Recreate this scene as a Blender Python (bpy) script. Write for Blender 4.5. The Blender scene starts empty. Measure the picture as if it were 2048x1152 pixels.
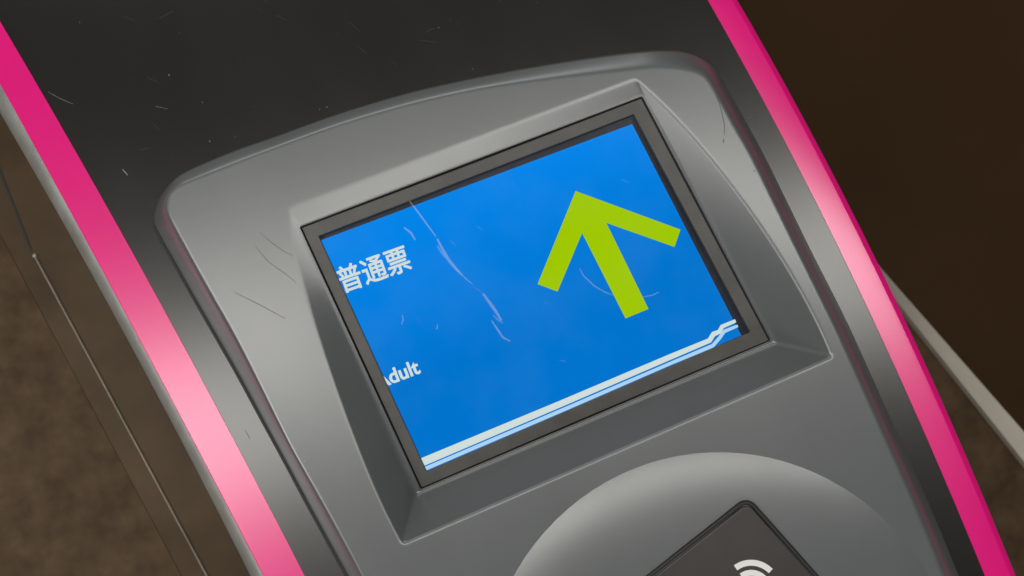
import bpy, bmesh, math, random
from mathutils import Vector, Matrix
random.seed(4)
S = bpy.context.scene
COL = S.collection

# ------------------------------------------------------------------ camera
cd = bpy.data.cameras.new("camera"); cam = bpy.data.objects.new("camera", cd); COL.objects.link(cam); S.camera = cam
R = [[0.908342, -0.417178, 0.029615], [-0.412997, -0.905893, -0.093759], [0.065942, 0.072934, -0.995154]]
M = Matrix(((R[0][0], -R[1][0], -R[2][0], -0.03697), (R[0][1], -R[1][1], -R[2][1], -0.02546),
            (R[0][2], -R[1][2], -R[2][2], 0.39731), (0, 0, 0, 1)))
cam.matrix_world = M
cd.sensor_width = 36; cd.lens = 1681.77 / 2048 * 36
cd.clip_start = 0.01; cd.clip_end = 60
cd.dof.use_dof = True; cd.dof.focus_distance = 0.405; cd.dof.aperture_fstop = 15

# ------------------------------------------------------------------ light (indoor hall: ceiling lamps and added fill lamps)
W = bpy.data.worlds.new("World"); S.world = W; W.use_nodes = True
W.node_tree.nodes["Background"].inputs[0].default_value = (1.0, 0.95, 0.87, 1)
W.node_tree.nodes["Background"].inputs[1].default_value = 0.05
S.view_settings.view_transform = 'Standard'; S.view_settings.look = 'None'
S.view_settings.exposure = 0; S.view_settings.gamma = 1
try: S.view_settings.use_curve_mapping = False
except Exception: pass

def area(name, loc, target, sx, sy, power, color, spin=0):
    l = bpy.data.lights.new(name, 'AREA'); l.shape = 'RECTANGLE'; l.size = sx; l.size_y = sy; l.energy = power; l.color = color
    o = bpy.data.objects.new(name, l); COL.objects.link(o); o.location = loc
    z = (Vector(loc) - Vector(target)).normalized()
    x = Vector((math.cos(spin), math.sin(spin), 0)); x = (x - z * x.dot(z)).normalized(); y = z.cross(x)
    o.matrix_world = Matrix(((x.x, y.x, z.x, loc[0]), (x.y, y.y, z.y, loc[1]), (x.z, y.z, z.z, loc[2]), (0, 0, 0, 1)))
    return o
area("ceiling_lamp_row", (-1.15, 0.500, 2.0), (-1.15, 0.38, 0), 6.2, 0.44, 55, (1.0, 0.98, 0.92), math.atan2(-0.34, 1.98))
area("ceiling_lamp_behind", (-0.4, -2.6, 2.0), (0, 0, 0), 3.0, 0.6, 22, (0.97, 0.99, 1.0))
area("added_fill_left", (-2.2, 0.05, 2.0), (-2.2, 0, 0), 2.0, 0.5, 26, (1.0, 0.99, 0.95))  # added unseen lamp, brightens the right wall of the screen recess
area("added_fill_ahead", (0.4, 3.2, 2.0), (0, 0, 0), 3.0, 0.6, 24, (0.97, 0.99, 1.0))  # added fill, lifts the recess's bottom wall and the housing's top chamfer

# ------------------------------------------------------------------ materials
def mat(name, color, rough=0.5, metal=0.0, spec=0.5, noise=None, bump=None, rnoise=None, ior=1.5):
    m = bpy.data.materials.new(name); m.use_nodes = True
    nt = m.node_tree; b = nt.nodes["Principled BSDF"]
    b.inputs["Base Color"].default_value = (*color, 1); b.inputs["Roughness"].default_value = rough
    b.inputs["Metallic"].default_value = metal; b.inputs["IOR"].default_value = ior; b.inputs["Specular IOR Level"].default_value = spec
    tc = nt.nodes.new("ShaderNodeTexCoord")
    def nz(scale, detail=4, rgh=0.55, stretch=None):
        n = nt.nodes.new("ShaderNodeTexNoise"); n.inputs["Scale"].default_value = scale
        n.inputs["Detail"].default_value = detail; n.inputs["Roughness"].default_value = rgh
        if stretch:
            mp = nt.nodes.new("ShaderNodeMapping"); mp.inputs["Scale"].default_value = stretch[:3]
            if len(stretch) > 3: mp.inputs["Rotation"].default_value = (0, 0, stretch[3])
            nt.links.new(tc.outputs["Object"], mp.inputs["Vector"]); nt.links.new(mp.outputs[0], n.inputs["Vector"])
        else: nt.links.new(tc.outputs["Object"], n.inputs["Vector"])
        return n
    if noise:
        n = nz(noise[0], noise[3] if len(noise) > 3 else 5, 0.6); r = nt.nodes.new("ShaderNodeValToRGB")
        r.color_ramp.elements[0].position = 0.32; r.color_ramp.elements[1].position = 0.68
        r.color_ramp.elements[0].color = (*noise[1], 1); r.color_ramp.elements[1].color = (*noise[2], 1)
        nt.links.new(n.outputs["Fac"], r.inputs[0]); nt.links.new(r.outputs[0], b.inputs["Base Color"])
    if rnoise:
        n = nz(rnoise[0], 6, 0.65, rnoise[3] if len(rnoise) > 3 else None)
        r = nt.nodes.new("ShaderNodeMapRange"); r.inputs[1].default_value = 0.3; r.inputs[2].default_value = 0.7
        r.inputs[3].default_value = rnoise[1]; r.inputs[4].default_value = rnoise[2]
        nt.links.new(n.outputs["Fac"], r.inputs[0]); nt.links.new(r.outputs[0], b.inputs["Roughness"])
    if bump:
        n = nz(bump[0], bump[3] if len(bump) > 3 else 3); bp = nt.nodes.new("ShaderNodeBump")
        bp.inputs["Strength"].default_value = bump[1]; bp.inputs["Distance"].default_value = bump[2]
        nt.links.new(n.outputs["Fac"], bp.inputs["Height"]); nt.links.new(bp.outputs[0], b.inputs["Normal"])
    return m

def emit(name, c1, c2=None, strength=1.0):
    m = bpy.data.materials.new(name); m.use_nodes = True; nt = m.node_tree; nt.nodes.clear()
    o = nt.nodes.new("ShaderNodeOutputMaterial"); e = nt.nodes.new("ShaderNodeEmission"); e.inputs[1].default_value = strength
    e.inputs[0].default_value = (*c1, 1)
    if c2:
        tc = nt.nodes.new("ShaderNodeTexCoord"); n = nt.nodes.new("ShaderNodeTexNoise"); n.inputs["Scale"].default_value = 14
        n.inputs["Detail"].default_value = 3
        sx = nt.nodes.new("ShaderNodeSeparateXYZ"); mr = nt.nodes.new("ShaderNodeMapRange")
        mr.inputs[1].default_value = -0.02; mr.inputs[2].default_value = 0.05
        ad = nt.nodes.new("ShaderNodeMath"); ad.operation = 'MULTIPLY_ADD'; ad.inputs[1].default_value = 0.5; ad.inputs[2].default_value = -0.25
        su = nt.nodes.new("ShaderNodeMath"); su.operation = 'ADD'; su.use_clamp = True
        mx = nt.nodes.new("ShaderNodeMix"); mx.data_type = 'RGBA'
        nt.links.new(tc.outputs["Object"], sx.inputs[0]); nt.links.new(sx.outputs[1], mr.inputs[0])
        nt.links.new(tc.outputs["Object"], n.inputs["Vector"]); nt.links.new(n.outputs["Fac"], ad.inputs[0])
        nt.links.new(mr.outputs[0], su.inputs[0]); nt.links.new(ad.outputs[0], su.inputs[1]); nt.links.new(su.outputs[0], mx.inputs[0])
        mx.inputs[6].default_value = (*c1, 1); mx.inputs[7].default_value = (*c2, 1); nt.links.new(mx.outputs[2], e.inputs[0])
    nt.links.new(e.outputs[0], o.inputs[0]); return m

def glass(name):
    m = bpy.data.materials.new(name); m.use_nodes = True; nt = m.node_tree; nt.nodes.clear()
    o = nt.nodes.new("ShaderNodeOutputMaterial"); t = nt.nodes.new("ShaderNodeBsdfTransparent"); g = nt.nodes.new("ShaderNodeBsdfGlossy")
    f = nt.nodes.new("ShaderNodeFresnel"); f.inputs[0].default_value = 1.22; g.inputs["Roughness"].default_value = 0.08
    x = nt.nodes.new("ShaderNodeMixShader"); t.inputs[0].default_value = (0.985, 0.99, 0.99, 1)
    nt.links.new(f.outputs[0], x.inputs[0]); nt.links.new(t.outputs[0], x.inputs[1]); nt.links.new(g.outputs[0], x.inputs[2])
    d = nt.nodes.new("ShaderNodeBsdfDiffuse"); d.inputs[0].default_value = (0.8, 0.8, 0.78, 1)
    tc = nt.nodes.new("ShaderNodeTexCoord"); n = nt.nodes.new("ShaderNodeTexNoise"); n.inputs["Scale"].default_value = 28; n.inputs["Detail"].default_value = 6
    mr = nt.nodes.new("ShaderNodeMapRange"); mr.inputs[1].default_value = 0.42; mr.inputs[2].default_value = 0.75; mr.inputs[3].default_value = 0.0; mr.inputs[4].default_value = 0.007
    y = nt.nodes.new("ShaderNodeMixShader"); nt.links.new(tc.outputs["Object"], n.inputs["Vector"]); nt.links.new(n.outputs["Fac"], mr.inputs[0])
    nt.links.new(mr.outputs[0], y.inputs[0]); nt.links.new(x.outputs[0], y.inputs[1]); nt.links.new(d.outputs[0], y.inputs[2])
    nt.links.new(y.outputs[0], o.inputs[0]); return m

def haze_mat(name, color, alpha):
    m = bpy.data.materials.new(name); m.use_nodes = True; b = m.node_tree.nodes["Principled BSDF"]
    b.inputs["Base Color"].default_value = (*color, 1); b.inputs["Alpha"].default_value = alpha; b.inputs["Roughness"].default_value = 0.6
    return m

BLACK = mat("black_satin_metal", (0.0080, 0.0070, 0.0058), 0.25, spec=0.85, ior=1.55, rnoise=(18, 0.238, 0.262, (1.0, 0.25, 1.0, -0.3)))
PINK = mat("magenta_film", (0.63, 0.0, 0.165), 0.25, spec=1.0, ior=1.55, rnoise=(16, 0.238, 0.256), noise=(24, (0.70, 0.0, 0.18), (0.735, 0.0, 0.19)))
GREY = mat("grey_moulded_plastic", (0.108, 0.114, 0.117), 0.29, spec=0.85, ior=1.55, noise=(20, (0.095, 0.101, 0.105), (0.102, 0.108, 0.112)),
           rnoise=(22, 0.270, 0.305, (1.0, 0.3, 1.0, 0.5)), bump=(1300, 0.12, 0.0001))
STEEL = mat("brushed_steel", (0.28, 0.275, 0.26), 0.42, 0.35, spec=0.8, noise=(60, (0.24, 0.235, 0.22), (0.31, 0.305, 0.29)), rnoise=(60, 0.36, 0.48), bump=(300, 0.2, 0.0006))
TRIM = mat("dull_steel_trim", (0.22, 0.19, 0.15), 0.5, 0.2, noise=(30, (0.16, 0.135, 0.10), (0.26, 0.22, 0.18)))
BAR = mat("tan_metal_strip", (0.72, 0.66, 0.56), 0.6, 0.0, spec=0.3, noise=(12, (0.66, 0.60, 0.51), (0.76, 0.70, 0.60)))
BEZEL = mat("dark_bezel_plastic", (0.078, 0.074, 0.067), 0.55, noise=(70, (0.062, 0.060, 0.056), (0.084, 0.081, 0.075)), bump=(900, 0.12, 0.0002))
GAP_BLACK = mat("gap_black", (0.012, 0.011, 0.010), 0.6)  # black of the pad groove and of the painted shade along the housing
LCDB = mat("lcd_black_border", (0.016, 0.019, 0.03), 0.45, spec=0.25)
BLUE = emit("screen_blue", (0.0, 0.180, 0.63), (0.0, 0.238, 0.83))
LIME = emit("screen_lime", (0.362, 0.597, 0.0))
WHITE = emit("screen_white", (0.66, 0.76, 0.73))
PALE = emit("screen_pale_blue", (0.42, 0.68, 0.93))
GLASS = glass("clear_cover_glass")
SCRATCH = haze_mat("glass_scratch", (0.62, 0.66, 0.84), 0.13)
DUST = mat("dust_white", (0.24, 0.235, 0.21), 0.8)
DARKMARK = mat("scuff_dark", (0.06, 0.055, 0.05), 0.7)
CARD = mat("card_pad_black", (0.036, 0.032, 0.031), 0.45, noise=(40, (0.032, 0.028, 0.027), (0.040, 0.035, 0.033)), bump=(900, 0.1, 0.0002))
PRINT = mat("white_print", (0.72, 0.70, 0.68), 0.6)
CABINET = mat("dark_bronze_panel", (0.05, 0.03, 0.017), 0.5, spec=0.12, noise=(13, (0.046, 0.027, 0.013), (0.082, 0.054, 0.029), 5))  # mottled browns stand in for blurred reflections on the panel
SEAM = mat("dark_seam", (0.012, 0.009, 0.007), 0.7)
FLOOR = mat("brown_stone_floor", (0.09, 0.06, 0.035), 0.6, spec=0.12, noise=(26, (0.062, 0.037, 0.020), (0.112, 0.071, 0.039), 5))
PLATF = mat("dark_brown_panel", (0.036, 0.019, 0.008), 0.65, spec=0.08, noise=(3, (0.044, 0.022, 0.009), (0.054, 0.028, 0.0115)))

# ------------------------------------------------------------------ helpers
def obj(name, verts, faces, m, parent=None, smooth=True, wn=False, sharp=None):
    me = bpy.data.meshes.new(name); me.from_pydata([tuple(v) for v in verts], [], faces)
    bm = bmesh.new(); bm.from_mesh(me); bmesh.ops.recalc_face_normals(bm, faces=bm.faces); bm.to_mesh(me); bm.free()
    return link(name, me, m, parent, smooth, wn, sharp)

def link(name, me, m, parent=None, smooth=True, wn=False, sharp=None):
    me.materials.append(m)
    if smooth:
        for p in me.polygons: p.use_smooth = True
        if sharp: me.set_sharp_from_angle(angle=math.radians(sharp))
    o = bpy.data.objects.new(name, me); COL.objects.link(o)
    if parent: o.parent = parent; o.matrix_parent_inverse = parent.matrix_world.inverted()
    if wn:
        w = o.modifiers.new("wn", 'WEIGHTED_NORMAL'); w.keep_sharp = True
    return o

def empty(name, loc, label, cat):
    o = bpy.data.objects.new(name, None); COL.objects.link(o); o.location = loc; o.matrix_world = Matrix.Translation(loc)
    o['label'] = label; o['category'] = cat; return o

def zb(y): return -0.017 - 0.07 * y          # top of the gate body
def zp(y): return 0.0071 - 0.0205 * y        # top of the reader housing
def zs(y): return -0.0045 + 0.13 * y         # plane of the screen, sunk deeper towards the near side

def sweep(name, prof, ys, m, parent, sharp=40):
    """prof: list of f(y)->(x,z), a closed section carried along y"""
    n = len(prof); V = []; F = []
    for y in ys:
        for p in prof:
            x, z = p(y); V.append((x, y, z))
    for i in range(len(ys) - 1):
        for j in range(n):
            a = i * n + j; b = i * n + (j + 1) % n; F.append((a, b, b + n, a + n))
    F.append(tuple(range(n))); F.append(tuple((len(ys) - 1) * n + j for j in range(n))[::-1])
    return obj(name, V, F, m, parent, True, False, sharp)

def prism(name, pts, z0, z1, m, parent, bevel=0, zf=None):
    """flat outline (x,y) extruded from z0 to z1, optionally riding on zf(y)"""
    n = len(pts); f = zf or (lambda y: 0)
    V = [(x, y, z0 + f(y)) for x, y in pts] + [(x, y, z1 + f(y)) for x, y in pts]
    F = [tuple(range(n)), tuple(range(n, 2 * n))] + [(i, (i + 1) % n, (i + 1) % n + n, i + n) for i in range(n)]
    o = obj(name, V, F, m, parent, False)
    if bevel:
        b = o.modifiers.new("bevel", 'BEVEL'); b.width = bevel; b.segments = 3; b.limit_method = 'ANGLE'; b.angle_limit = math.radians(50)
    return o

def round_quad(c, r, k=6, per=26):
    """rounded outline of a polygon, same vertex count for every call with the same k/per"""
    out = []; n = len(c); c = [Vector(q) for q in c]
    seg = []
    for i in range(n):
        p = c[i]; a = (c[i - 1] - p).normalized(); b = (c[(i + 1) % n] - p).normalized()
        seg.append((p + a * r, p, p + b * r))
    for i in range(n):
        s, p, e = seg[i]
        for j in range(k + 1):
            t = j / k; out.append(s * (1 - t) ** 2 + p * 2 * t * (1 - t) + e * t * t)
        s2 = seg[(i + 1) % n][0]
        for j in range(1, per): out.append(e.lerp(s2, j / per))
    return out

def tube(name, pts, r, m, parent, closed=True, sides=8):
    n = len(pts); V = []; F = []; pts = [Vector(p) for p in pts]
    for i in range(n):
        d = (pts[(i + 1) % n] - pts[i - 1]) if closed or 0 < i < n - 1 else (pts[min(i + 1, n - 1)] - pts[max(i - 1, 0)])
        d.normalize(); u = d.cross(Vector((0, 0, 1))).normalized(); w = u.cross(d)
        for k in range(sides):
            a = 2 * math.pi * k / sides; V.append(pts[i] + u * r * math.cos(a) + w * r * math.sin(a))
    for i in range(n if closed else n - 1):
        for k in range(sides):
            a = i * sides + k; b = i * sides + (k + 1) % sides; c = ((i + 1) % n) * sides
            F.append((a, b, c + (k + 1) % sides, c + k))
    return obj(name, V, F, m, parent)

def mm(L): return [(x / 1000, y / 1000) for x, y in L]

# ------------------------------------------------------------------ setting
FZ = -0.9
fl = prism("floor", [(-9, -9), (9, -9), (9, 9), (-9, 9)], FZ - 0.05, FZ, FLOOR, None); fl['kind'] = 'structure'

# ------------------------------------------------------------------ the ticket gate
G = empty("ticket_gate", (0, 0, FZ), "black metro ticket gate with magenta edge stripes, grey reader housing and blue screen", "ticket gate")
YS = [-0.46 + 0.02 * i for i in range(56)]
def ext(f, lo=-0.23, hi=0.26):                # keep edge curves straight past the fitted range
    def g(y):
        if y < lo: return f(lo) + (f(lo + 0.01) - f(lo)) / 0.01 * (y - lo)
        if y > hi: return f(hi) + (f(hi) - f(hi - 0.01)) / 0.01 * (y - hi)
        return f(y)
    return g
LI = ext(lambda y: -0.09200564 * y * y - 0.10231111 * y - 0.16331769)
LO = ext(lambda y: -0.05372122 * y * y - 0.10460895 * y - 0.18004773)
RI = ext(lambda y: -0.2190199 * y * y + 0.01548381 * y + 0.14882963)
RO = ext(lambda y: -0.24879226 * y * y + 0.01186049 * y + 0.16410913)
LS = ext(lambda y: -0.12157261 * y * y - 0.10284541 * y - 0.18900421)
def gate_top():
    ys = [-0.46 + 0.02 * i for i in range(19)] + [-0.09, -0.045, 0.0, 0.045, 0.075] + [0.1 + 0.02 * i for i in range(28)]
    V = []; F = []; K = 4
    for lev in (0, -0.004):
        for y in ys:
            for x in (LI(y), -0.105, 0.105, RI(y)): V.append((x, y, zb(y) + lev))
    n = len(ys) * K
    hole = lambda i, j: j == 1 and -0.091 < ys[i] and ys[i + 1] < 0.05
    for i in range(len(ys) - 1):
        for j in range(K - 1):
            if hole(i, j): continue
            a = i * K + j; F.append((a, a + 1, a + K + 1, a + K)); F.append((n + a, n + a + K, n + a + K + 1, n + a + 1))
    me = bpy.data.meshes.new("gate_top"); me.from_pydata(V, [], F)
    bm = bmesh.new(); bm.from_mesh(me)
    for f in bm.faces: f.normal_update()
    bm.to_mesh(me); bm.free()
    return link("gate_top", me, BLACK, G, True)
gate_top()
sweep("magenta_stripe", [lambda y: (LO(y), zb(y)), lambda y: (LO(y) + 0.0004, zb(y) + 0.00025), lambda y: (LI(y) + 0.0006, zb(y) + 0.00025), lambda y: (LI(y) + 0.0006, zb(y) + 0.00005),
                         lambda y: (LI(y), zb(y) - 0.004), lambda y: (LO(y), zb(y) - 0.004)], YS, PINK, G, 20)
prof = [lambda y: (RI(y) - 0.0006, zb(y) + 0.00005), lambda y: (RI(y) - 0.0006, zb(y) + 0.00025), lambda y: (RO(y) - 0.0042, zb(y) + 0.00025), lambda y: (RO(y) - 0.0036, zb(y) + 0.0001),
        lambda y: (RO(y) - 0.0004, zb(y) - 0.0020), lambda y: (RO(y), zb(y) - 0.0028), lambda y: (RO(y), zb(y) - 0.006), lambda y: (RI(y), zb(y) - 0.006)]
sweep("magenta_stripe", prof, YS, PINK, G, 22)
def steel_side(y, t):                         # rounded steel flank left of the stripe
    a = LO(y); b = LS(y); x = a + (b - a) * math.sin(t * math.pi / 2) ** 1.1; z = zb(y) - 0.0003 - 0.0137 * (1 - math.cos(t * math.pi / 2)) ** 0.8
    return x, z
sweep("steel_edge", [lambda y, t=t: steel_side(y, t / 8) for t in range(9)] + [lambda y: (LS(y) + 0.001, zb(y) - 0.026), lambda y: (LO(y) + 0.006, zb(y) - 0.026), lambda y: (LO(y) + 0.006, zb(y) - 0.0045), lambda y: (LO(y), zb(y) - 0.0045)], YS, STEEL, G, 60)
sweep("steel_edge", [lambda y: (RO(y) - 0.004, zb(y) - 0.0062), lambda y: (RO(y) + 0.0004, zb(y) - 0.0062), lambda y: (RO(y) + 0.0006, zb(y) - 0.010), lambda y: (RO(y) - 0.001, zb(y) - 0.026), lambda y: (RO(y) - 0.004, zb(y) - 0.026)], YS, STEEL, G, 60)
sweep("gate_cabinet", [lambda y: (LS(y) + 0.004, zb(y) - 0.03), lambda y: (RO(y) - 0.004, zb(y) - 0.03), lambda y: (RO(y) - 0.004, FZ), lambda y: (LS(y) + 0.004, FZ)], YS, CABINET, G)
TX = lambda y: -0.2768 - 0.0948 * y           # steel strip on the lower ledge
PX = lambda y: -0.2950 - 0.0910 * y
sweep("lower_ledge", [lambda y: (TX(y), -0.2), lambda y: (LS(y) + 0.0035, -0.2), lambda y: (LS(y) + 0.0035, FZ), lambda y: (TX(y), FZ)], YS, CABINET, G)
sweep("lower_ledge", [lambda y: (PX(y), -0.207), lambda y: (PX(y) + 0.0015, -0.205), lambda y: (TX(y) - 0.0002, -0.205), lambda y: (TX(y) - 0.0002, FZ), lambda y: (PX(y), FZ)], YS, CABINET, G)
ysl = [-0.46 + i * (0.637 / 20) for i in range(21)]
sweep("trim_strip", [lambda y: (TX(y) - 0.0009, -0.1997), lambda y: (TX(y) - 0.0004, -0.1986), lambda y: (TX(y) + 0.0004, -0.1986), lambda y: (TX(y) + 0.0009, -0.1997)], ysl, TRIM, G, 80)
def dome_mesh(cx, cy, z, r, h, n=14, k=5):
    V = [(cx, cy, z + h)]; F = []
    for j in range(1, k + 1):
        a = math.pi / 2 * j / k
        for i in range(n): V.append((cx + r * math.sin(a) * math.cos(2 * math.pi * i / n), cy + r * math.sin(a) * math.sin(2 * math.pi * i / n), z + h * math.cos(a)))
    for i in range(n): F.append((0, 1 + i, 1 + (i + 1) % n))
    for j in range(k - 1):
        for i in range(n):
            a = 1 + j * n + i; b = 1 + j * n + (i + 1) % n; F.append((a, b, b + n, a + n))
    F.append(tuple(1 + (k - 1) * n + i for i in range(n))[::-1])
    return V, F
V, F = dome_mesh(-0.2937, 0.1785, -0.2, 0.0019, 0.0016); obj("screw_head", V, F, STEEL, G)
sweep("panel_seam", [lambda y: (-0.2945 + 0.02 * (y - 0.2) - 0.0011, -0.1998), lambda y: (-0.2945 + 0.02 * (y - 0.2) + 0.0011, -0.1998), lambda y: (-0.2945 + 0.02 * (y - 0.2), -0.1994)],
      [0.183 + 0.02 * i for i in range(12)], SEAM, G)

# ---- reader housing
Bp = [(x / 1000, y / 1000, z / 1000) for x, y, z in [[-134.3, -113.3, -9.1], [-137.9, -81.1, -11.3], [-141.6, -47.2, -13.7], [-144.2, -21.1, -15.5], [-146.3, -1.9, -16.9], [-148.7, 21.2, -18.5], [-151.5, 43.4, -20.0], [-154.0, 62.5, -21.4], [-155.9, 78.5, -22.5], [-157.2, 89.6, -23.3], [-158.6, 102.0, -24.1], [-158.6, 110.2, -24.7], [-152.9, 113.7, -16.3], [-144.5, 116.4, -7.6], [-134.4, 117.2, 1.3], [-125.0, 118.5, 1.3], [-102.2, 118.3, 1.3], [-81.3, 116.6, 1.3], [-50.5, 114.6, 1.3], [-16.1, 110.3, 1.4], [17.6, 103.6, 1.6], [51.1, 95.7, 1.7], [84.2, 86.6, 1.9], [104.2, 79.5, 2.1], [119.2, 74.0, -4.0], [128.1, 67.1, -9.8], [132.5, 62.0, -15.4], [135.0, 53.7, -20.8], [135.5, 35.1, -19.5], [135.9, 16.5, -18.2], [135.2, -11.1, -16.2], [134.4, -38.7, -14.3], [133.8, -75.2, -11.7], [132.8, -94.7, -10.4], [130.4, -131.8, -7.8], [127.9, -170.3, -5.1], [124.8, -202.8, -2.8], [121.0, -232.0, -0.8], [101.6, -252.0, 0.6], [41.3, -258.6, 0.7], [-47.1, -245.9, -1.2], [-110, -211.2, -4.3], [-131, -151.4, -7.1]]]
Tp = mm([[-125.2, -109.6], [-127.4, -78.6], [-130.2, -48.3], [-132.9, -23.8], [-134.1, -5.2], [-135.2, 16.2], [-136.6, 37.1], [-138.5, 54.7], [-140.0, 69.2], [-141.0, 80.0], [-142.1, 91.9], [-142.7, 100.4], [-141.8, 106.3], [-138.4, 110.8], [-133.2, 112.1], [-125.8, 112.2], [-105.0, 111.4], [-83.5, 110.5], [-52.1, 108.3], [-17.6, 103.7], [15.2, 97.1], [47.5, 88.0], [79.5, 77.9], [98.4, 71.4], [109.5, 65.5], [115.7, 60.0], [117.5, 55.3], [118.2, 47.9], [118.8, 31.3], [119.7, 14.2], [119.5, -11.3], [119.2, -37.1], [118.9, -71.4], [118.3, -89.9], [116.6, -125.2], [114.8, -162.5], [112.1, -194.3], [108.6, -222.6], [90.4, -239.7], [37.9, -244.5], [-44.1, -232.8], [-101.5, -199.1], [-121.5, -146.0]])
def smooth_loop(P, s=4):
    n = len(P); out = []; P = [Vector((p[0], p[1], p[2] if len(p) > 2 else 0)) for p in P]
    for i in range(n):
        a, b, c, d = P[i - 1], P[i], P[(i + 1) % n], P[(i + 2) % n]
        for j in range(s):
            t = j / s
            out.append(0.5 * (2 * b + (c - a) * t + (2 * a - 5 * b + 4 * c - d) * t * t + (3 * b - a - 3 * c + d) * t ** 3))
    return out
Bs = smooth_loop(Bp); Ts = smooth_loop(Tp); NO = len(Bs)
rimC = [Vector((x / 1000, y / 1000, zp(y / 1000))) for x, y in [(-90.4, 81.1), (85.3, 70.4), (111.3, -88.1), (-104.3, -81.6)]]
lipC = [Vector((x / 1000, y / 1000, 0.0005 + zs(y / 1000))) for x, y in [(-89.6, 71.7), (86.1, 62.5), (96.8, -74.1), (-92.7, -66.7)]]
bezC = [Vector((x / 1000, y / 1000, 0.0005 + zs(y / 1000))) for x, y in [(-89.5, 70.5), (85.0, 61.6), (95.4, -71.8), (-89.7, -65.0)]]
rim = round_quad(rimC, 0.0021)
for A, B, c in ((rimC[1], rimC[2], (-0.04171466, 0.02695619, -0.02614126)), (rimC[3], rimC[0], (-0.03155225, 0.03842554, -0.04893511))):   # the two side rims bow outwards
    e = (B - A).to_2d(); L = e.length; e.normalize(); nn = Vector((e.y, -e.x))
    for p in rim:
        q = p.to_2d() - A.to_2d(); t = q.dot(e) / L
        if abs(q.dot(nn)) < 0.004 and 0 < t < 1:
            d = t * (1 - t) * (c[0] + c[1] * t + c[2] * t * t)
            p.x += nn.x * d; p.y += nn.y * d; p.z = zp(p.y)
lip = round_quad(lipC, 0.0022); bzo = round_quad(bezC, 0.0006); NI = len(rim)
cen = sum(rimC, Vector()) / 4
def off(loop, d):
    n = len(loop); out = []
    for i in range(n):
        t = (loop[(i + 1) % n] - loop[i - 1]); nn = Vector((t.y, -t.x, 0)).normalized()
        if nn.dot(loop[i] - cen) < 0: nn = -nn
        out.append(loop[i] + nn * d)
    return out
def onp(L): return [Vector((p.x, p.y, zp(p.y))) for p in L]
rings = []
ro1 = onp(off(rim, 0.0012)); rings += [onp(off(rim, 0.0020)), ro1]
wall = [rim[i].lerp(lip[i], min(0.5, 0.0015 / max((rim[i] - lip[i]).length, 1e-5))) for i in range(NI)]
for t in (0.2, 0.4, 0.6, 0.8): rings.append([ro1[i] * (1 - t) ** 2 + rim[i] * 2 * t * (1 - t) + wall[i] * t * t for i in range(NI)])
rings.append(wall)
w2 = [wall[i].lerp(lip[i], 0.88) for i in range(NI)]; l2 = [lip[i].lerp(bzo[i], 0.75) for i in range(NI)]
rings.append([wall[i].lerp(lip[i], 0.3) for i in range(NI)]); rings.append([wall[i].lerp(lip[i], 0.7) for i in range(NI)]); rings.append(w2)
for t in (0.25, 0.5, 0.75): rings.append([w2[i] * (1 - t) ** 2 + lip[i] * 2 * t * (1 - t) + l2[i] * t * t for i in range(NI)])
l3 = [lip[i].lerp(bzo[i], 0.85) + Vector((0, 0, 0.0005)) for i in range(NI)]
rings += [l2, l3, bzo, [p - Vector((0, 0, 0.006)) for p in bzo]]
V = []; F = []
def add_rings(rs):
    n = len(rs[0]); base = len(V)
    for r in rs: V.extend(r)
    for k in range(len(rs) - 1):
        for i in range(n):
            a = base + k * n + i; b = base + k * n + (i + 1) % n; F.append((a, b, b + n, a + n))
    return list(range(base, base + n))
inner0 = add_rings(rings)
T0 = onp(Ts); B0 = [Vector((p.x, p.y, max(p.z, zb(p.y)) - 0.0006)) for p in Bs]; B1 = [Vector((p.x, p.y, zb(p.y) - 0.0008)) for p in Bs]
T_in = onp([T0[i] + (T0[i] - B0[i]).to_2d().to_3d().normalized() * 0.0009 for i in range(NO)])
T_in2 = onp([T0[i] + (T0[i] - B0[i]).to_2d().to_3d().normalized() * 0.0018 for i in range(NO)])
K = []
for i in range(NO):
    c = T0[i].lerp(B0[i], 0.16); c.z = zp(c.y); K.append(c)
outer = [T_in2, T_in]
for t in (0.12, 0.24, 0.36, 0.5, 0.64, 0.78, 0.9): outer.append([T_in[i] * (1 - t) ** 2 + K[i] * 2 * t * (1 - t) + B0[i] * t * t for i in range(NO)])
outer += [B0, B1]
outer0 = add_rings(outer)
me = bpy.data.meshes.new("reader_housing"); me.from_pydata([tuple(v) for v in V], [], F)
bm = bmesh.new(); bm.from_mesh(me); bm.verts.ensure_lookup_table()
es = [bm.edges.get((bm.verts[inner0[i]], bm.verts[inner0[(i + 1) % NI]])) for i in range(NI)] + [bm.edges.get((bm.verts[outer0[i]], bm.verts[outer0[(i + 1) % NO]])) for i in range(NO)]
bmesh.ops.triangle_fill(bm, use_beauty=True, use_dissolve=False, edges=es, normal=(0, 0, 1))
bmesh.ops.recalc_face_normals(bm, faces=bm.faces)
up = sum(f.normal.z * f.calc_area() for f in bm.faces)
if up < 0: bmesh.ops.reverse_faces(bm, faces=bm.faces)
bm.to_mesh(me); bm.free()
housing = link("reader_housing", me, GREY, G, True, True)
tube("housing_gap_shade", [(p.x, p.y, zb(p.y) + 0.0002) for p in Bs[41 * 4:] + Bs[:11 * 4]], 0.0009, GAP_BLACK, G, False)  # black tube drawn in as the shadow gap at the housing's foot

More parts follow.
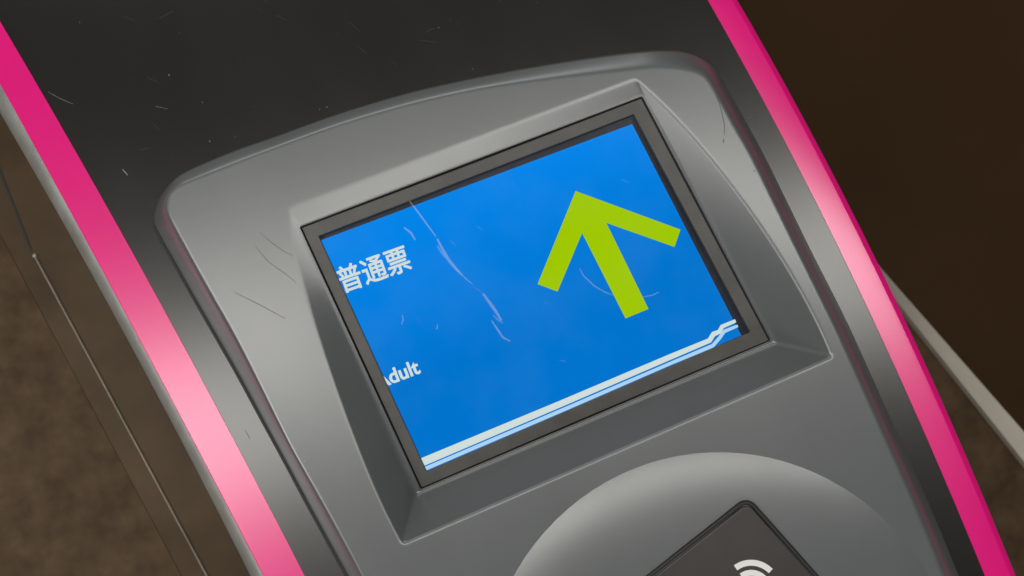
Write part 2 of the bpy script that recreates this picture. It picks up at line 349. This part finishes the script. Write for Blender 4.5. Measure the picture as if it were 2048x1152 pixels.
# ---- screen bezel and display
bo = round_quad([Vector((c.x, c.y, zs(c.y))) for c in bezC], 0.0006); bo = [p + (cen - p).to_2d().to_3d().normalized() * 0.0007 for p in bo]
bi = round_quad([Vector((x / 1000, y / 1000, zs(y / 1000))) for x, y in [(-83.4, 63.4), (78.0, 55.7), (87.9, -63.8), (-83.8, -58.6)]], 0.0005)
n = len(bo); loops = [[p - Vector((0, 0, 0.005)) for p in bo], [p - Vector((0, 0, 0.0003)) for p in bo], [p + (cen - p).to_2d().to_3d().normalized() * 0.0004 for p in bo],
                      [p + (p - cen).to_2d().to_3d().normalized() * 0.0003 for p in bi], [p - Vector((0, 0, 0.0003)) for p in bi], [p - Vector((0, 0, 0.0042)) for p in bi]]
V = []; F = []; add_rings(loops)
m0 = len(loops) - 1
for i in range(n): F.append((m0 * n + i, m0 * n + (i + 1) % n, (i + 1) % n, i))
obj("screen_bezel", V, F, BEZEL, G, True, True, 35)
LZ = -0.0031
scr = prism("display_screen", mm([(-88.5, 68), (83, 59.5), (93, -69), (-88.5, -63)]), LZ - 0.002, LZ, LCDB, G, 0, zs)
act = prism("picture_area", mm([(-87.5, 62.0), (76.0, 52.3), (84.1, -67), (-88, -62)]), LZ, LZ + 0.00012, BLUE, scr, 0, zs)
def flat(name, P, m, z, par=None): return prism(name, mm(P), z, z + 0.00008, m, par or scr, 0, zs)
DZ = LZ + 0.00018
flat("arrow", [[37.3, 34.0], [77.1, -3.9], [70.9, -10.4], [44.8, 14.0], [46.7, -32.6], [34.4, -32.1], [31.9, 14.3], [9.3, -6.5], [1.9, 0.8]], LIME, DZ)
flat("white_line", [[-88, -51.6], [-83.6, -51.9], [-11.4, -55.0], [47.5, -57.1], [67.9, -58.1], [71.1, -56.0], [74.2, -56.4], [76.4, -54.7], [84.2, -55.1], [84.2, -56.8], [77.2, -56.7], [74.7, -58.5], [71.7, -58.5], [68.5, -60.5], [46.3, -59.8], [-12.2, -58.1], [-83.8, -55.8], [-88, -55.6]], WHITE, DZ)
flat("white_line", [[-88, -56.2], [-83.9, -56.4], [-12.4, -58.8], [46.3, -60.6], [68.6, -61.4], [73.4, -59.3], [76.5, -57.4], [84.2, -58.0], [84.2, -59.3], [76.9, -59.2], [73.8, -61.0], [68.7, -63.3], [45.8, -62.2], [-12.8, -60.6], [-84.0, -58.2], [-88, -58.1]], PALE, DZ + 0.00001)

def text(name, body, loc, size, rot, m, par, z, bold=0.0, xs=1.0, spacing=1.0, weight=0.0):
    c = bpy.data.curves.new(name, 'FONT'); c.body = body; c.size = size; c.offset = bold; c.space_character = spacing; c.resolution_u = 6
    t = bpy.data.objects.new(name + "_src", c); COL.objects.link(t)
    bpy.context.view_layer.update()
    me = bpy.data.meshes.new_from_object(t.evaluated_get(bpy.context.evaluated_depsgraph_get()))
    bpy.data.objects.remove(t)
    mt = Matrix.Translation((loc[0], loc[1], z + zs(loc[1]))) @ Matrix.Rotation(math.atan(0.13), 4, 'X') @ Matrix.Rotation(rot, 4, 'Z') @ Matrix.Diagonal((xs, 1, 1, 1))
    if weight:                                # heavier strokes: shifted copies, each a hair above the last
        bm = bmesh.new()
        for k, (dx, dy) in enumerate(((-1, 0), (1, 0), (0, 1), (0, -1), (0.7, 0.7), (-0.7, 0.7), (0.7, -0.7), (-0.7, -0.7), (0, 0))):
            c2 = me.copy(); c2.transform(Matrix.Translation((dx * weight, dy * weight, k * 0.000012))); bm.from_mesh(c2); bpy.data.meshes.remove(c2)
        bm.to_mesh(me); bm.free()
    me.transform(mt); me.name = name
    return link(name, me, m, par, False)
tr = math.atan2(-4.0, 87.0)
text("ticket_type_text", "普通票", (-0.0850, 0.0357), 0.0136, math.radians(-4.5), WHITE, scr, DZ + 0.00008, 0.0, 0.88, 1.0, 0.00022)
text("ticket_type_text", "Adult", (-0.0885, -0.0132), 0.0100, math.radians(-3.5), WHITE, scr, DZ + 0.00008, 0.00025, 0.97)

gl = prism("cover_glass", mm([(-83.0, 62.9), (77.6, 55.2), (87.4, -63.3), (-83.4, -58.1)]), -0.0013, -0.0006, GLASS, G, 0, zs)
def slivers(name, polys, z, m, par, zf=None, th=0.00004):
    V = []; F = []
    for P in polys:
        b = len(V); n = len(P); f = zf or (lambda y: 0)
        V += [(x / 1000, y / 1000, z + f(y / 1000)) for x, y in P] + [(x / 1000, y / 1000, z + th + f(y / 1000)) for x, y in P]
        F += [tuple(range(b, b + n)), tuple(range(b + n, b + 2 * n))] + [(b + i, b + (i + 1) % n, b + (i + 1) % n + n, b + i + n) for i in range(n)]
    o = obj(name, V, F, m, par, False); return o
def stroke(P, w):
    P = [Vector(p) for p in P]; L = []; Rr = []
    for i, p in enumerate(P):
        d = (P[min(i + 1, len(P) - 1)] - P[max(i - 1, 0)]).normalized(); nn = Vector((-d.y, d.x))
        k = w * (0.35 + 0.65 * math.sin(math.pi * (i + 0.5) / len(P))); L.append(tuple(p + nn * k / 2)); Rr.append(tuple(p - nn * k / 2))
    return L + Rr[::-1]
marks = [stroke([(-37.8, 61.4), (-36.4, 55.5), (-34.9, 48.5), (-33.3, 41.0)], 0.8), stroke([(-33.2, 39.8), (-33.0, 34.0), (-32.4, 28.5), (-30.9, 23.0), (-29.6, 19.5)], 1.5), stroke([(-29.9, 20.5), (-28.6, 16.8), (-26.8, 13.4)], 0.45),
         stroke([(-34.6, 37.0), (-34.2, 33.5), (-33.2, 29.5)], 0.6), stroke([(-24.1, 7.3), (-23.0, 2.0), (-22.0, -3.0), (-21.4, -8.0)], 1.5), stroke([(-24.0, -4.0), (-22.6, -7.5), (-21.2, -9.5)], 0.5),
         stroke([(-25.7, -6.1), (-24.9, -10.8), (-24.1, -15.6), (-21.6, -18.9)], 0.9), stroke([(-45.3, 51.0), (-43.4, 47.3), (-42.9, 43.5)], 1.0),
         stroke([(-63.2, 13.8), (-63.9, 11.6), (-65.5, 9.8)], 0.5), stroke([(-50.0, 3.1), (-50.5, 1.9), (-51.4, 1.0)], 0.45),
         stroke([(23.4, -0.8), (23.7, -4.8), (26.5, -11.5), (30.2, -16.6), (33.1, -19.3)], 0.5), stroke([(46.1, -26.2), (50.9, -27.3), (54.4, -27.2)], 0.4)]
for k in range(9):
    x = random.uniform(-70, 70); y = random.uniform(-45, 45); a = random.uniform(-2.0, -0.6); l = random.uniform(1.0, 4.0)
    marks.append(stroke([(x, y), (x + l * 0.5 * math.cos(a) + 0.2, y + l * 0.5 * math.sin(a)), (x + l * math.cos(a), y + l * math.sin(a))], random.uniform(0.10, 0.2)))
o = slivers("scratch_marks", marks, -0.00058, SCRATCH, gl, zs); o['kind'] = 'stuff'

# ---- raised card pad
DC = Vector((-0.00183, -0.20369)); DR = 0.1085; DH = 0.0041
V = []; F = []; NA = 96; NR = 26
def dz(rho): return DH * (1 - rho ** 5.5)
V.append((DC.x, DC.y, zp(DC.y) + DH))
rr = [1 - (1 - (k / NR)) ** 1.8 for k in range(1, NR + 1)]
for r in rr:
    for i in range(NA):
        a = 2 * math.pi * i / NA; x = DC.x + DR * r * math.cos(a); y = DC.y + DR * r * math.sin(a); V.append((x, y, zp(y) + dz(r)))
for i in range(NA):
    a = 2 * math.pi * i / NA; x = DC.x + DR * math.cos(a); y = DC.y + DR * math.sin(a); V.append((x, y, zp(y) - 0.004))
for i in range(NA): F.append((0, 1 + i, 1 + (i + 1) % NA))
for j in range(NR):
    for i in range(NA):
        a = 1 + j * NA + i; b = 1 + j * NA + (i + 1) % NA; F.append((a, b, b + NA, a + NA))
obj("card_pad", V, F, GREY, G, True, False, 50)
e1 = Vector((-0.978, -0.207)); e2 = Vector((0.287, -0.958)); cc = Vector((0.0453, -0.1284))
def cq(d, z): return [Vector((*(cc + e1 * d + e2 * d), z)), Vector((*(cc + e1 * d + e2 * (0.066 - d)), z)), Vector((*(cc + e1 * (0.092 - d) + e2 * (0.066 - d)), z)), Vector((*(cc + e1 * (0.092 - d) + e2 * d), z))]
g0 = round_quad(cq(0.0, 0), 0.0048); tube("pad_groove", [(p.x, p.y, zp(p.y) + DH - 0.0004) for p in g0], 0.0011, GAP_BLACK, G)
c0 = [(p.x, p.y) for p in round_quad(cq(0.0013, 0), 0.0042)]
cp = prism("card_plate", c0, -0.003, DH + 0.0006, CARD, G, 0.0007, zp)
SZ = DH + 0.00065
sc = Vector((0.0290, -0.1650))
def arc(r0, r1, a0, a1, n=20):
    P = []
    for i in range(n + 1): a = math.radians(a0 + (a1 - a0) * i / n); P.append((sc.x * 1000 + r1 * math.cos(a), sc.y * 1000 + r1 * math.sin(a)))
    for i in range(n + 1): a = math.radians(a1 + (a0 - a1) * i / n); P.append((sc.x * 1000 + r0 * math.cos(a), sc.y * 1000 + r0 * math.sin(a)))
    return P
slivers("contactless_symbol", [arc(11.0, 13.6, 20, 100), arc(6.6, 9.2, 20, 100), arc(2.4, 5.0, 20, 100)], SZ, PRINT, cp, zp)

# ---- specks and scuffs
def blob(x, y, r):
    n = 7; return [(x + r * random.uniform(0.6, 1.2) * math.cos(2 * math.pi * i / n), y + r * random.uniform(0.6, 1.2) * math.sin(2 * math.pi * i / n)) for i in range(n)]
sp = [blob(x, y, random.uniform(0.2, 0.4)) for x, y in [[13.2, 145.3], [19.9, 117.3], [-123.7, 179.6], [-155.6, 226.1], [-110.5, 198.9], [-113.5, 158.6], [-60.3, 130.1], [-56.4, 129.7], [-105.0, 134.5], [-117.8, 137.7]]]
sp += [blob(random.uniform(-150, 120), random.uniform(118, 230), random.uniform(0.06, 0.14)) for _ in range(40)]
for _ in range(26):                           # faint hairline wear on the black top
    x = random.uniform(-160, 110); y = random.uniform(125, 235); a = random.uniform(-1.3, 0.2); l = random.uniform(2, 9)
    sp.append(stroke([(x, y), (x + l * 0.5 * math.cos(a), y + l * 0.5 * math.sin(a) + 0.2), (x + l * math.cos(a), y + l * math.sin(a))], 0.035))
sp += [stroke([(-163.3, 142.5), (-162.5, 140.0), (-162.0, 138.4)], 0.45), stroke([(-183.7, 197.1), (-178.9, 190.8), (-174.2, 185.5)], 0.16), stroke([(-136.2, 166.8), (-131.1, 162.9)], 0.14)]
o = slivers("dust_specks", sp, 0.00003, DUST, G, zb); o['kind'] = 'stuff'

sc1 = [stroke([(-107.3, 75.8), (-104.1, 69.0), (-100.6, 62.9), (-97.7, 59.3)], 0.22), stroke([(-111.7, 70.6), (-109.1, 61.3), (-104.0, 52.8), (-101.2, 47.0)], 0.22),
       stroke([(-128.6, 54.5), (-120.4, 44.4), (-112.4, 33.8)], 0.26), stroke([(117.3, 46.5), (116.3, 39.4), (114.5, 32.5), (112.2, 27.9)], 0.32), stroke([(110.9, 26.0), (110.1, 24.6)], 0.5), blob(117.5, 6.0, 0.4)]
o = slivers("scuff_marks", sc1, 0.00003, DARKMARK, housing, zp); o['kind'] = 'stuff'
o = slivers("dust_specks", [blob(-129.7, -29.5, 0.55), blob(-43.8, -107.3, 0.35)] + [blob(random.uniform(-120, 110), random.uniform(-110, -85), 0.15) for _ in range(6)], 0.00003, DUST, housing, zp); o['kind'] = 'stuff'
sc2 = [blob(60.8, -95.7, 0.3), stroke([(137.6, 33.0), (139.4, 33.6), (141.2, 33.4)], 0.5), stroke([(-155.5, -4.2), (-154.9, -9.0)], 0.12), blob(-138.8, -23.6, 0.4)]
o = slivers("scuff_marks", sc2, 0.0003, DARKMARK, G, zb); o['kind'] = 'stuff'

# ------------------------------------------------------------------ base plate with steel edge beside the gate
N = empty("gate_base", (0.62, -0.3, FZ), "dark brown base plate with pale steel edge strip, on the floor right of the gate", "gate base")
ysb = [-1.6 + 0.05 * i for i in range(61)]
def xl(y): return 0.5916 - 0.2234 * (y + 0.2374)
def xw(y): return max(0.005, 0.0085 - 0.052 * (y + 0.18))          # the strip is a tapering wedge
bar = [(0.0, 0.0), (0.02, 0.014), (0.45, 0.022), (0.97, 0.030), (1.0, 0.0298), (1.0, 0.0)]
sweep("edge_strip", [lambda y, q=q: (xl(y) + q[0] * xw(y), FZ + q[1]) for q in bar], ysb, BAR, N, 12)
sweep("base_plate", [lambda y: (xl(y) + xw(y) + 0.0002, FZ), lambda y: (xl(y) + xw(y) + 0.0002, FZ + 0.028), lambda y: (xl(y) + 2.6, FZ + 0.028), lambda y: (xl(y) + 2.6, FZ)], ysb, PLATF, N)
